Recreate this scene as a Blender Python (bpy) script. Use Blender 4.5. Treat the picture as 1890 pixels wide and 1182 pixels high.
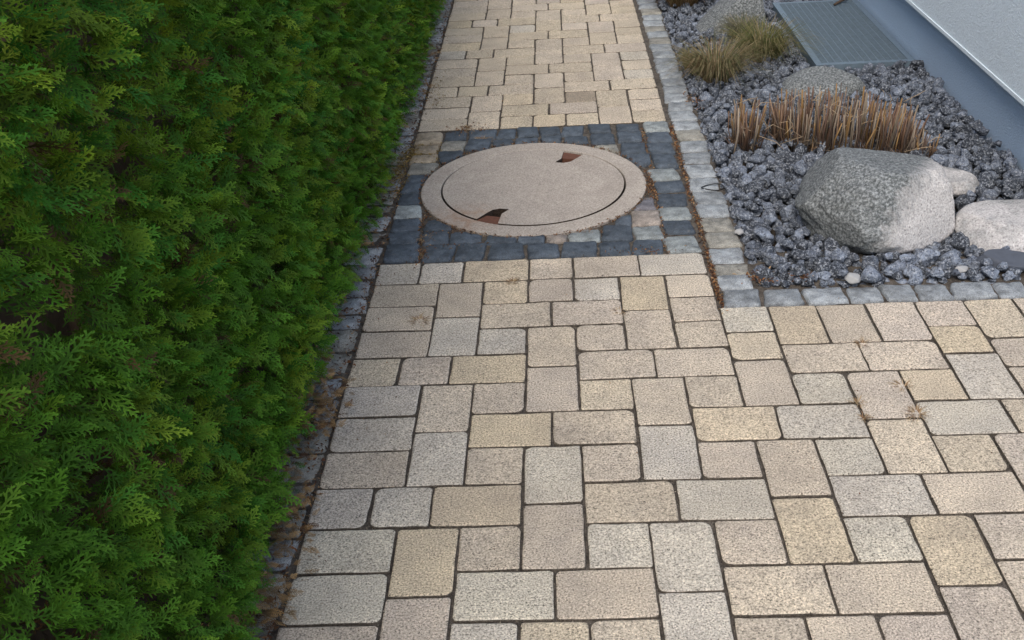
import bpy, bmesh, math, random
import numpy as np
from mathutils import Vector, Matrix, noise

for o in list(bpy.data.objects):
    bpy.data.objects.remove(o)
S = bpy.context.scene
C = S.collection
random.seed(7)
RNG = np.random.default_rng(11)
R = random.uniform

# ------------------------------------------------------------------ camera
cd = bpy.data.cameras.new('camera')
cam = bpy.data.objects.new('camera', cd)
C.objects.link(cam)
S.camera = cam
YAW, PITCH, ROLL = -0.0606, 0.5437, -0.0659
CAM = Vector((0.605, -3.034, 1.607))
fw = Vector((math.sin(YAW) * math.cos(PITCH), math.cos(YAW) * math.cos(PITCH), -math.sin(PITCH)))
rt = Vector((math.cos(YAW), -math.sin(YAW), 0))
uv = rt.cross(fw)
r2 = math.cos(ROLL) * rt + math.sin(ROLL) * uv
u2 = -math.sin(ROLL) * rt + math.cos(ROLL) * uv
m = Matrix((r2, u2, -fw)).transposed().to_4x4()
m.translation = CAM
cam.matrix_world = m
cd.sensor_width = 36
cd.lens = 1950 / 1890 * 36
cd.clip_start = 0.05
cd.clip_end = 300

# ------------------------------------------------------------------ light
SUN_EL, SUN_AZ = math.radians(54), math.radians(196)   # azimuth from +Y towards +X
W = bpy.data.worlds.new('World')
S.world = W
W.use_nodes = True
nt = W.node_tree
bg = nt.nodes['Background']
sky = nt.nodes.new('ShaderNodeTexSky')
sky.sky_type = 'NISHITA'
sky.sun_disc = False
sky.sun_elevation = SUN_EL
sky.sun_rotation = SUN_AZ
sky.air_density = 1.0
sky.dust_density = 2.5
nt.links.new(sky.outputs[0], bg.inputs[0])
bg.inputs[1].default_value = 0.15
sl = bpy.data.lights.new('sun', 'SUN')
sl.energy = 1.5
sl.angle = math.radians(32)
sl.color = (1.0, 0.93, 0.83)
sun = bpy.data.objects.new('sun', sl)
C.objects.link(sun)
sdir = Vector((math.sin(SUN_AZ) * math.cos(SUN_EL), math.cos(SUN_AZ) * math.cos(SUN_EL), math.sin(SUN_EL)))
sun.rotation_euler = sdir.to_track_quat('Z', 'Y').to_euler()
sun.location = (2, -4, 6)

S.render.engine = 'CYCLES'
vs = S.view_settings
vs.view_transform = 'Standard'
vs.look = 'None'
vs.exposure = 0.5
vs.gamma = 1.0
vs.use_curve_mapping = False

# ------------------------------------------------------------------ helpers
U = 0.07            # paving module


def obj(name, me, mat=None, parent=None, loc=None, **props):
    o = bpy.data.objects.new(name, me)
    C.objects.link(o)
    if mat is not None and me is not None and not me.materials:
        me.materials.append(mat)
    if parent is not None:
        o.parent = parent
    if loc is not None:
        o.location = loc
    for k, v in props.items():
        o[k] = v
    return o


def thing(name, label, cat, loc=(0, 0, 0), group=None, me=None, mat=None):
    o = obj(name, me, mat, None, loc)
    o['label'] = label
    o['category'] = cat
    if group:
        o['group'] = group
    return o


def mesh_tris(name, V, F, col=None, smooth=False, mats=None):
    """numpy verts (n,3) and tris (m,3) -> mesh"""
    me = bpy.data.meshes.new(name)
    V = np.asarray(V, dtype=np.float32)
    F = np.asarray(F, dtype=np.int32)
    k = F.shape[1]
    me.vertices.add(len(V))
    me.vertices.foreach_set('co', V.ravel())
    me.loops.add(F.size)
    me.loops.foreach_set('vertex_index', F.ravel())
    me.polygons.add(len(F))
    me.polygons.foreach_set('loop_start', np.arange(0, F.size, k, dtype=np.int32))
    me.polygons.foreach_set('loop_total', np.full(len(F), k, dtype=np.int32))
    if smooth:
        me.polygons.foreach_set('use_smooth', np.ones(len(F), dtype=bool))
    if col is not None:
        a = me.color_attributes.new('Col', 'FLOAT_COLOR', 'POINT')
        c4 = np.ones((len(V), 4), dtype=np.float32)
        c4[:, :3] = col
        a.data.foreach_set('color', c4.ravel())
    me.update(calc_edges=True)
    return me


def bm_mesh(name, bm, smooth=False):
    me = bpy.data.meshes.new(name)
    bmesh.ops.recalc_face_normals(bm, faces=bm.faces)
    bm.to_mesh(me)
    bm.free()
    if smooth:
        for p in me.polygons:
            p.use_smooth = True
    return me


def box(bm, x0, x1, y0, y1, z0, z1):
    v = [bm.verts.new(c) for c in ((x0, y0, z0), (x1, y0, z0), (x1, y1, z0), (x0, y1, z0),
                                   (x0, y0, z1), (x1, y0, z1), (x1, y1, z1), (x0, y1, z1))]
    for f in ((3, 2, 1, 0), (4, 5, 6, 7), (0, 1, 5, 4), (1, 2, 6, 5), (2, 3, 7, 6), (3, 0, 4, 7)):
        bm.faces.new([v[i] for i in f])


def box_mesh(name, *a):
    bm = bmesh.new()
    box(bm, *a)
    return bm_mesh(name, bm)


# ------------------------------------------------------------------ materials
class NT:
    def __init__(self, name):
        self.m = bpy.data.materials.new(name)
        self.m.use_nodes = True
        self.t = self.m.node_tree
        self.b = self.t.nodes['Principled BSDF']
        self.b.inputs['Specular IOR Level'].default_value = 0.3

    def n(self, typ, **kw):
        nd = self.t.nodes.new(typ)
        for k, v in kw.items():
            if k.startswith('_'):
                setattr(nd, k[1:], v)
            else:
                nd.inputs[k.replace('__', ' ')].default_value = v
        return nd

    def l(self, a, b):
        self.t.links.new(a, b)

    def noise(self, vec, scale, detail=3, rough=0.6):
        nd = self.n('ShaderNodeTexNoise', Scale=scale, Detail=detail, Roughness=rough)
        self.l(vec, nd.inputs['Vector'])
        return nd.outputs['Fac']

    def ramp(self, fac, pts):
        nd = self.n('ShaderNodeValToRGB')
        e = nd.color_ramp.elements
        while len(e) < len(pts):
            e.new(0.5)
        for el, (p, c) in zip(e, pts):
            el.position = p
            el.color = (c, c, c, 1) if not isinstance(c, tuple) else (*c, 1)
        self.l(fac, nd.inputs[0])
        return nd.outputs[0]

    def mix(self, fac, a, b, mode='MIX'):
        nd = self.n('ShaderNodeMix', _data_type='RGBA', _blend_type=mode)
        for s, v in ((0, fac), (6, a), (7, b)):
            if hasattr(v, 'is_output'):
                self.l(v, nd.inputs[s])
            else:
                nd.inputs[s].default_value = v if s == 0 else ((*v, 1) if len(v) == 3 else v)
        return nd.outputs[2]

    def vec(self, jitter=True):
        """object space position, shifted per object so that pieces differ"""
        tc = self.n('ShaderNodeTexCoord')
        if not jitter:
            return tc.outputs['Object']
        oi = self.n('ShaderNodeObjectInfo')
        mu = self.n('ShaderNodeMath', _operation='MULTIPLY')
        mu.inputs[1].default_value = 57.0
        self.l(oi.outputs['Random'], mu.inputs[0])
        ad = self.n('ShaderNodeVectorMath', _operation='ADD')
        self.l(tc.outputs['Object'], ad.inputs[0])
        self.l(mu.outputs[0], ad.inputs[1])
        return ad.outputs[0]

    def bump(self, h, strength, dist, prev=None):
        nd = self.n('ShaderNodeBump', Strength=strength, Distance=dist)
        self.l(h, nd.inputs['Height'])
        if prev:
            self.l(prev, nd.inputs['Normal'])
        self.l(nd.outputs[0], self.b.inputs['Normal'])
        return nd.outputs[0]

    def base(self, c, rough=0.85):
        if hasattr(c, 'is_output'):
            self.l(c, self.b.inputs['Base Color'])
        else:
            self.b.inputs['Base Color'].default_value = (*c, 1)
        self.b.inputs['Roughness'].default_value = rough
        return self.m


def mat_paver():
    t = NT('paver_stone')
    v = t.vec()
    oc = t.n('ShaderNodeObjectInfo').outputs['Color']
    big = t.ramp(t.noise(v, 9, 3), [(0.3, (0.86, 0.86, 0.87)), (0.7, (1.1, 1.09, 1.06))])
    c = t.mix(1.0, oc, big, 'MULTIPLY')
    g = t.noise(v, 230, 3, 0.75)
    sp = t.ramp(g, [(0.34, 0.12), (0.43, 0.75), (0.54, 1.08), (0.66, 1.65)])
    c = t.mix(1.0, c, sp, 'MULTIPLY')
    g2 = t.noise(v, 140, 2, 0.5)
    c = t.mix(t.ramp(g2, [(0.66, 0.0), (0.72, 0.55)]), c, (0.13, 0.11, 0.09))
    st = t.ramp(t.noise(v, 22, 4, 0.65), [(0.55, 0.0), (0.8, 0.35)])
    c = t.mix(st, c, (0.2, 0.17, 0.13))
    wp = t.n('ShaderNodeNewGeometry').outputs['Position']
    c = t.mix(t.ramp(t.noise(wp, 2.2, 6, 0.65), [(0.46, 0.0), (0.72, 0.42)]), c, (0.25, 0.21, 0.165))
    t.bump(g, 0.7, 0.004)
    return t.base(c, 0.9)


def mat_cobble():
    t = NT('granite_cobble')
    v = t.vec()
    oc = t.n('ShaderNodeObjectInfo').outputs['Color']
    big = t.ramp(t.noise(v, 28, 4), [(0.3, 0.6), (0.7, 1.4)])
    c = t.mix(1.0, oc, big, 'MULTIPLY')
    g = t.noise(v, 420, 2)
    c = t.mix(1.0, c, t.ramp(g, [(0.35, 0.6), (0.65, 1.4)]), 'MULTIPLY')
    c = t.mix(t.ramp(t.noise(v, 60, 3), [(0.6, 0.0), (0.75, 0.3)]), c, (0.28, 0.26, 0.22))
    h = t.noise(v, 70, 5, 0.65)
    t.bump(h, 0.9, 0.011)
    return t.base(c, 0.65)


def mat_soil(name, a, b, sc=60):
    t = NT(name)
    v = t.vec(False)
    c = t.mix(t.ramp(t.noise(v, sc, 5, 0.7), [(0.35, 0.0), (0.65, 1.0)]), a, b)
    c = t.mix(1.0, c, t.ramp(t.noise(v, 400, 2), [(0.35, 0.5), (0.65, 1.5)]), 'MULTIPLY')
    t.bump(t.noise(v, 250, 4, 0.7), 0.8, 0.006)
    return t.base(c, 0.95)


def mat_concrete():
    t = NT('fine_concrete')
    v = t.vec(False)
    c = t.mix(t.ramp(t.noise(v, 7, 5), [(0.3, 0.0), (0.7, 1.0)]), (0.33, 0.29, 0.25), (0.405, 0.36, 0.31))
    c = t.mix(1.0, c, t.ramp(t.noise(v, 190, 3, 0.75), [(0.33, 0.62), (0.66, 1.32)]), 'MULTIPLY')
    c = t.mix(t.ramp(t.noise(v, 5, 6, 0.7), [(0.5, 0.0), (0.75, 0.35)]), c, (0.24, 0.2, 0.17))
    c = t.mix(t.ramp(t.noise(v, 60, 2), [(0.68, 0.0), (0.74, 0.6)]), c, (0.16, 0.13, 0.11))
    # rust run-off round the lifting notches (a stain of its own)
    ln = t.n('ShaderNodeVectorMath', _operation='DISTANCE')
    t.l(v, ln.inputs[0])
    ln.inputs[1].default_value = (-0.235, -0.27, 0)
    st = t.ramp(ln.outputs['Value'], [(0.0, 0.75), (0.16, 0.0)])
    stn = t.mix(1.0, st, t.ramp(t.noise(v, 30, 4), [(0.35, 0.1), (0.65, 1.0)]), 'MULTIPLY')
    c = t.mix(stn, c, (0.26, 0.13, 0.06))
    t.bump(t.noise(v, 300, 3), 0.35, 0.002)
    return t.base(c, 0.85)


def mat_rust():
    t = NT('rusty_iron')
    v = t.vec()
    c = t.mix(t.noise(v, 90, 4), (0.06, 0.025, 0.016), (0.19, 0.082, 0.05))
    t.bump(t.noise(v, 200, 4), 0.5, 0.002)
    return t.base(c, 0.8)


def mat_lava():
    t = NT('lava_rock')
    v = t.n('ShaderNodeNewGeometry').outputs['Position']
    at = t.n('ShaderNodeAttribute', _attribute_name='Col')
    n1 = t.noise(v, 120, 4, 0.7)
    c = t.ramp(t.noise(v, 35, 3), [(0.3, (0.052, 0.062, 0.078)), (0.7, (0.17, 0.195, 0.232))])
    c = t.mix(1.0, c, at.outputs['Color'], 'MULTIPLY')
    vo = t.n('ShaderNodeTexVoronoi', Scale=170.0)
    t.l(v, vo.inputs['Vector'])
    pit = t.ramp(vo.outputs['Distance'], [(0.12, 0.0), (0.45, 1.0)])
    c = t.mix(t.ramp(n1, [(0.5, 0.0), (0.66, 0.85)]), c, (0.46, 0.49, 0.53))
    c = t.mix(1.0, c, t.ramp(vo.outputs['Distance'], [(0.1, 0.35), (0.4, 1.1)]), 'MULTIPLY')
    nb = t.bump(n1, 0.9, 0.012)
    t.bump(pit, 0.8, 0.004, nb)
    return t.base(c, 0.9)


def mat_boulder(name, weather):
    t = NT(name)
    v = t.vec(False)
    g = t.noise(v, 160, 3, 0.7)
    clean = t.ramp(g, [(0.3, (0.16, 0.15, 0.15)), (0.42, (0.42, 0.40, 0.385)), (0.6, (0.6, 0.58, 0.56)), (0.75, (0.76, 0.74, 0.72))])
    dark = t.ramp(t.noise(v, 120, 4, 0.7), [(0.3, (0.035, 0.04, 0.04)), (0.48, (0.13, 0.14, 0.14)), (0.68, (0.37, 0.39, 0.39))])
    if weather is None:
        c = t.mix(t.ramp(t.noise(v, 14, 4), [(0.45, 0.0), (0.7, 0.7)]), clean, dark)
    else:
        # lichen crust that covers one side of the stone
        nrm, off, soft = weather
        dp = t.n('ShaderNodeVectorMath', _operation='DOT_PRODUCT')
        t.l(v, dp.inputs[0])
        dp.inputs[1].default_value = nrm
        ad = t.n('ShaderNodeMath', _operation='MULTIPLY_ADD')
        t.l(t.noise(v, 22, 8, 0.8), ad.inputs[0])
        ad.inputs[1].default_value = soft
        a5 = t.n('ShaderNodeMath', _operation='ADD')
        t.l(dp.outputs['Value'], a5.inputs[0])
        a5.inputs[1].default_value = 0.5
        t.l(a5.outputs[0], ad.inputs[2])
        msk = t.ramp(ad.outputs[0], [(0.5 + off - 0.01, 0.0), (0.5 + off + 0.06, 1.0)])
        c = t.mix(msk, clean, dark)
    t.bump(t.noise(v, 90, 5, 0.7), 0.7, 0.008)
    return t.base(c, 0.85)


def mat_plaster(name, col):
    t = NT(name)
    v = t.vec(False)
    c = t.mix(t.noise(v, 3, 3), tuple(x * 0.96 for x in col), tuple(min(1, x * 1.03) for x in col))
    h = t.noise(v, 130, 4, 0.65)
    c = t.mix(1.0, c, t.ramp(h, [(0.3, 0.9), (0.7, 1.06)]), 'MULTIPLY')
    t.bump(h, 0.9, 0.008)
    return t.base(c, 0.9)


def mat_leaf(name, trans=0.3, rough=0.55):
    t = NT(name)
    at = t.n('ShaderNodeAttribute', _attribute_name='Col')
    oi = t.n('ShaderNodeObjectInfo')
    hv = t.n('ShaderNodeMix', _data_type='RGBA', _blend_type='MULTIPLY')
    hv.inputs[0].default_value = 1.0
    t.l(at.outputs['Color'], hv.inputs[6])
    t.l(oi.outputs['Color'], hv.inputs[7])
    c = hv.outputs[2]
    t.base(c, rough)
    tr = t.n('ShaderNodeBsdfTranslucent')
    t.l(c, tr.inputs['Color'])
    mx = t.n('ShaderNodeMixShader')
    mx.inputs[0].default_value = trans
    t.l(t.b.outputs[0], mx.inputs[1])
    t.l(tr.outputs[0], mx.inputs[2])
    out = [n for n in t.t.nodes if n.type == 'OUTPUT_MATERIAL'][0]
    t.l(mx.outputs[0], out.inputs['Surface'])
    return t.m


def mat_plain(name, col, rough=0.8, metal=0.0, vary=0.25, sc=40):
    t = NT(name)
    v = t.vec()
    n = t.noise(v, sc, 4)
    c = t.mix(n, tuple(x * (1 - vary) for x in col), tuple(min(1, x * (1 + vary)) for x in col))
    t.b.inputs['Metallic'].default_value = metal
    t.bump(n, 0.2, 0.002)
    return t.base(c, rough)


M_PAVER = mat_paver()
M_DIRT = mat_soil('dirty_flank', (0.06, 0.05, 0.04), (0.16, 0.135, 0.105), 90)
M_COB = mat_cobble()
M_DIRT_SHADE = mat_soil('seam_dirt_and_hole_shade', (0.02, 0.013, 0.009), (0.06, 0.04, 0.028), 90)
M_SAND = mat_soil('joint_sand', (0.045, 0.038, 0.031), (0.14, 0.12, 0.098), 40)
M_SOIL = mat_soil('dark_soil', (0.02, 0.016, 0.012), (0.055, 0.043, 0.03), 30)
M_CONC = mat_concrete()
M_RUST = mat_rust()
M_LAVA = mat_lava()
M_LEAF = mat_leaf('thuja_leaf', 0.2, 0.6)
M_LEAF.node_tree.nodes['Principled BSDF'].inputs['Specular IOR Level'].default_value = 0.12
M_DRY = mat_leaf('dry_plant', 0.2, 0.75)
M_WALL = mat_plaster('white_render', (0.84, 0.93, 0.96))
M_PLINTH = mat_plaster('blue_grey_plinth', (0.50, 0.63, 0.76))
M_STEEL = mat_plain('galvanised_steel', (0.17, 0.225, 0.27), 0.5, 0.3, 0.35, 60)
M_BARK = mat_plain('bark', (0.07, 0.048, 0.033), 0.9, 0, 0.4, 80)
M_DARK = mat_plain('dark_concrete', (0.03, 0.033, 0.037), 0.9)
M_RUBBER = mat_plain('black_rubber', (0.012, 0.012, 0.012), 0.5)
M_QUARTZ = mat_plain('white_pebble', (0.34, 0.34, 0.335), 0.7, 0, 0.15, 60)
M_SLATE = mat_plain('dark_slate', (0.075, 0.085, 0.105), 0.7, 0, 0.3, 40)

# ------------------------------------------------------------------ ground with the shaft opening under the grate
GX0, GX1, GY0, GY1 = 1.815, 2.205, 1.77, 2.80
bm = bmesh.new()
xs = [-40, GX0, GX1, 40]
ys = [-40, GY0, GY1, 40]
gv = [[bm.verts.new((x, y, -0.075)) for x in xs] for y in ys]
for j in range(3):
    for i in range(3):
        if not (i == 1 and j == 1):
            bm.faces.new((gv[j][i], gv[j][i + 1], gv[j + 1][i + 1], gv[j + 1][i]))
obj('ground', bm_mesh('ground', bm), M_SOIL, kind='structure')

YU = 1.1772          # y of the far edge of the cobbled square round the manhole
PX1 = 15 * U
SZ = -0.0085         # top of the joint sand


def sheet(name, x0, x1, y0, y1, z, hole=None):
    bm = bmesh.new()
    nx, ny = max(2, int((x1 - x0) / 0.05)), max(2, int((y1 - y0) / 0.05))
    g = [[bm.verts.new((x0 + (x1 - x0) * i / nx, y0 + (y1 - y0) * j / ny,
                        z + 0.0035 * noise.noise(Vector((i * 0.9, j * 0.9, x0 * 7))))) for i in range(nx + 1)] for j in range(ny + 1)]
    for j in range(ny):
        for i in range(nx):
            q = (g[j][i], g[j][i + 1], g[j + 1][i + 1], g[j + 1][i])
            if hole and max(math.hypot(v.co.x - hole[0], v.co.y - hole[1]) for v in q) < hole[2]:
                continue
            bm.faces.new(q)
    return bm_mesh(name, bm, True)


path = obj('path', sheet('path', -0.16, 1.19, YU, 6.3, SZ), M_SAND, kind='structure')
square = obj('cobble_surround', sheet('cobble_surround', -0.16, 1.19, 0.0, YU, SZ + 0.001, (0.497, 0.577, 0.405)), M_SAND, kind='structure')
court = obj('courtyard_paving', sheet('courtyard_paving', -0.16, 2.85, -2.35, -0.0, SZ), M_SAND, kind='structure')

# ------------------------------------------------------------------ pavers
TINT = dict(c=(0.53, 0.455, 0.35), b=(0.52, 0.45, 0.36), g=(0.52, 0.475, 0.395), p=(0.505, 0.435, 0.35), y=(0.535, 0.45, 0.325), d=(0.34, 0.285, 0.215), k=(0.46, 0.415, 0.355))


EDGES = []


def rounded(w, d, rad, jit, seg=3):
    """irregular rounded rectangle outline centred on 0, counter-clockwise"""
    pts = []
    for (sx, sy, a0), r in zip(((1, 1, 0), (-1, 1, 90), (-1, -1, 180), (1, -1, 270)), rad):
        cx, cy = sx * (w / 2 - r), sy * (d / 2 - r)
        for k in range(seg + 1):
            a = math.radians(a0 + 90 * k / seg)
            pts.append([cx + r * math.cos(a), cy + r * math.sin(a)])
    # extra points along the straight sides so that the edge wavers
    out = []
    n = len(pts)
    for i in range(n):
        p, q = pts[i], pts[(i + 1) % n]
        out.append(p)
        L = math.hypot(q[0] - p[0], q[1] - p[1])
        if L > 0.05:
            for f in (0.25, 0.5, 0.75):
                out.append([p[0] + (q[0] - p[0]) * f, p[1] + (q[1] - p[1]) * f])
    return [(x + R(-jit, jit), y + R(-jit, jit)) for x, y in out]


def slab(outl, rings, domed=0.0, depth=0.06):
    """rings: list of (inset, z) from outside edge to the top; closed by a cap"""
    bm = bmesh.new()
    n = len(outl)
    cx = sum(p[0] for p in outl) / n
    cy = sum(p[1] for p in outl) / n
    rows = []
    for ins, z in [(0.0, -depth)] + rings:
        row = []
        for x, y in outl:
            dx, dy = x - cx, y - cy
            L = math.hypot(dx, dy) or 1
            f = max(0.1, 1 - ins / L)
            zz = z + (R(-domed, domed) if domed and z > -0.02 else 0)
            row.append(bm.verts.new((cx + dx * f, cy + dy * f, zz)))
        rows.append(row)
    for a, b in zip(rows, rows[1:]):
        for i in range(n):
            bm.faces.new((a[i], a[(i + 1) % n], b[(i + 1) % n], b[i]))
    if domed:
        c = bm.verts.new((cx, cy, rings[-1][1] + domed))
        for i in range(n):
            bm.faces.new((rows[-1][i], rows[-1][(i + 1) % n], c))
    else:
        bm.faces.new(rows[-1])
    return bm


def paver(parent, X, Y, w, d, tint, ymap, worn=1.0):
    """block of w x d modules whose far left corner is module X, Y (Y grows towards the camera)"""
    j = 0.0046
    W_, D_ = w * U - j, d * U - j
    rad = [R(0.0035, 0.008) * worn if random.random() < 0.74 else R(0.012, 0.024) * worn for _ in range(4)]
    o = rounded(W_, D_, rad, 0.0012)
    bmm = slab(o, [(0.0, -0.0055), (0.0013, -0.0022), (0.0058, 0.0)])
    me = bm_mesh('paver', bmm)
    me.materials.append(M_PAVER)
    me.materials.append(M_DIRT)
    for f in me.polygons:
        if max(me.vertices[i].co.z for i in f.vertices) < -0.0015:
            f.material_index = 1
    x = (X + w / 2) * U + R(-0.0015, 0.0015)
    y = ymap(Y + d / 2) + R(-0.0015, 0.0015)
    ob = obj('paver', me, M_PAVER, parent, (x, y, R(-0.001, 0.0012)))
    ob.rotation_euler = (R(-0.008, 0.008), R(-0.008, 0.008), R(-0.012, 0.012))
    c = TINT[tint]
    f = R(0.92, 1.07)
    ob.color = (c[0] * f, c[1] * f, c[2] * f * R(0.97, 1.03), 1)
    EDGES.append((x, y, W_, D_))
    return ob


# the blocks repeat every 8 x 8 modules: four upright, four lying, four square ones
TILE = [(3, 2, 2, 3), (3, 5, 2, 3), (7, 6, 2, 3), (7, 9, 2, 3),
        (5, 4, 3, 2), (8, 4, 3, 2), (4, 8, 3, 2), (9, 8, 3, 2),
        (5, 2, 2, 2), (9, 2, 2, 2), (5, 6, 2, 2), (9, 6, 2, 2)]


def lay(x0, x1, y0, y1):
    """clip the pattern to a rectangle of modules, merging slivers as the layers did"""
    out = []
    for kx in range(-2, 8):
        for ky in range(-10, 8):
            for (X, Y, w, d) in TILE:
                a, b = max(X + 8 * kx, x0), min(X + 8 * kx + w, x1)
                c, e = max(Y + 8 * ky, y0), min(Y + 8 * ky + d, y1)
                if b - a >= 1 and e - c >= 1:
                    out.append((a, c, b - a, e - c))
    return out


OVER = {(3, 5): 'g', (5, 6): 'g', (9, 2): 'g', (3, 13): 'g', (2, 16): 'g', (0, 16): 'k', (0, 18): 'g', (0, 20): 'g', (5, 20): 'g',
        (11, 13): 'g', (17, 14): 'g', (16, 12): 'g', (17, 16): 'g', (17, 18): 'g', (4, 8): 'y', (5, 12): 'y', (4, 16): 'y',
        (3, 18): 'y', (15, 17): 'y', (19, 18): 'y', (2, 8): 'p', (5, 10): 'p', (5, 14): 'p', (13, 14): 'p', (13, 18): 'p',
        (15, 5): 'g', (17, 5): 'y', (7, 14): 'g', (9, 18): 'g', (11, 18): 'g', (5, 18): 'p', (0, 12): 'k', (0, 10): 'k', (0, 14): 'p',
        (8, 20): 'c', (4, 0): 'y', (13, 12): 'y', (11, 21): 'g', (13, 20): 'c', (16, 20): 'c', (19, 21): 'b', (0, 0): 'g', (2, 0): 'g', (9, 14): 'b'}


def tint_for(X, Y):
    return OVER.get((X, Y)) or random.choices('cbgpy', (3, 4, 2.2, 1.3, 1.3))[0]


low = lambda Y: -Y * U
# strip of the courtyard in line with the path
left = []
for ky in range(0, 4):
    b = 8 * ky
    left += [(0, b, 2, 2), (2, b, 2, 2), (0, b + 2, 3, 2), (0, b + 4, 3, 2), (0, b + 6, 3, 2)]


def put(parent, X, Y, w, d, ymap, t=None, worn=1.0):
    paver(parent, X, Y, w, d, t or tint_for(X, Y), ymap, worn)


YB = 32
for q in left:
    if q[1] + q[3] <= YB:
        put(court, *q, low)
# first row against the cobbles
for q in ((4, 0, 3, 2), (7, 0, 2, 2), (9, 0, 3, 2), (12, 0, 3, 2), (7, 2, 2, 2)):
    put(court, *q, low)
for (X, Y, w, d) in lay(3, 36, 1, YB):
    full = (w, d) in ((3, 2), (2, 3), (2, 2))
    if X < 15 and Y < 2:
        continue
    if X == 3 and Y % 8 == 0:
        continue
    if X == 7 and Y < 4:
        continue
    if X == 3 and w == 1:
        continue
    if X >= 15 and Y < 5:
        continue
    if X < 15 and X + w > 15 and Y < 5:
        w = 15 - X
    if 15 <= X and Y < 9:
        m8 = X % 8
        if m8 == 7:                      # upright pairs cut at the bed edge
            if Y == 6:
                put(court, X, 5, 2, 2, low)
                put(court, X, 7, 2, 2, low)
            elif Y == 9:
                put(court, X, Y, w, d, low)
            continue
        if Y == 5 and d == 3:
            put(court, X, Y, w, d, low)
            continue
        if Y == 6 and (w, d) == (2, 2):
            put(court, X, 5, 2, 3, low)
            continue
        if Y < 8:
            continue
    if 13 <= X < 15 and w == 1:
        continue
    put(court, X, Y, w, d, low)

# the path beyond the manhole: the same pattern, its module row 8 on the cobbles
upm = lambda Y: YU - (Y - 8) * U
for ky in range(-8, 1):
    b = 8 * ky
    for q in ((0, b, 2, 2), (2, b, 2, 2), (0, b + 2, 3, 2), (0, b + 4, 3, 2), (0, b + 6, 3, 2), (12, b, 3, 2), (13, b + 2, 2, 2), (13, b + 4, 2, 2), (13, b + 6, 2, 2)):
        put(path, *q, upm, random.choices('cbyg', (5, 3, 1.2, 0.8))[0])
for (X, Y, w, d) in lay(3, 13, -64, 8):
    if X == 3 and w == 1 or (X == 3 and Y % 8 == 0) or (X == 12 and Y % 8 == 0):
        continue
    if X == 7 and Y == 6:
        d = 2
    put(path, X, Y, w, d, upm, 'd' if (X, Y) == (9, 2) else random.choices('cbyg', (5, 3, 1.2, 0.8))[0])

# ------------------------------------------------------------------ cobbles
CTINT = dict(d=(0.075, 0.092, 0.112), l=(0.27, 0.295, 0.292), g=(0.27, 0.26, 0.225), p=(0.17, 0.165, 0.18), b=(0.29, 0.25, 0.215), t=(0.36, 0.3, 0.22), s=(0.27, 0.29, 0.30), e=(0.29, 0.30, 0.30))
RC = Vector((0.497, 0.577))
RR = 0.418


def cobble(parent, x, y, w, d, tint, rot=0.0, z=0.0):
    w = max(w, 0.03)
    d = max(d, 0.03)
    mr = min(w, d)
    o = rounded(w, d, [R(0.03, 0.17) * mr for _ in range(4)], 0.0022, 2)
    sk = R(-0.12, 0.12)
    tp = R(-0.12, 0.12)
    o = [(px * (1 + tp * py / d), py) for px, py in o]
    c_, s_ = math.cos(rot), math.sin(rot)
    o = [((px + sk * py) * c_ - py * s_, px * s_ + py * c_) for px, py in o]
    q = []
    for px, py in o:                               # stones cut to fit the ring
        g = Vector((x + px, y + py)) - RC
        if 0 < g.length < RR + 0.006:
            g *= (RR + 0.006) / g.length
        g += RC
        q.append((g.x - x, g.y - y))
    me = bm_mesh('cobblestone', slab(q, [(0.0, -0.009), (0.0022, -0.003), (0.007, 0.0006)], 0.0014), True)
    ob = obj('cobblestone', me, M_COB, parent, (x, y, z + R(-0.004, 0.003)))
    ob.rotation_euler = (R(-0.02, 0.02), R(-0.02, 0.02), 0)
    c = CTINT[tint]
    f = R(0.82, 1.2)
    ob.color = (c[0] * f, c[1] * f, c[2] * f, 1)
    return ob


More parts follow.
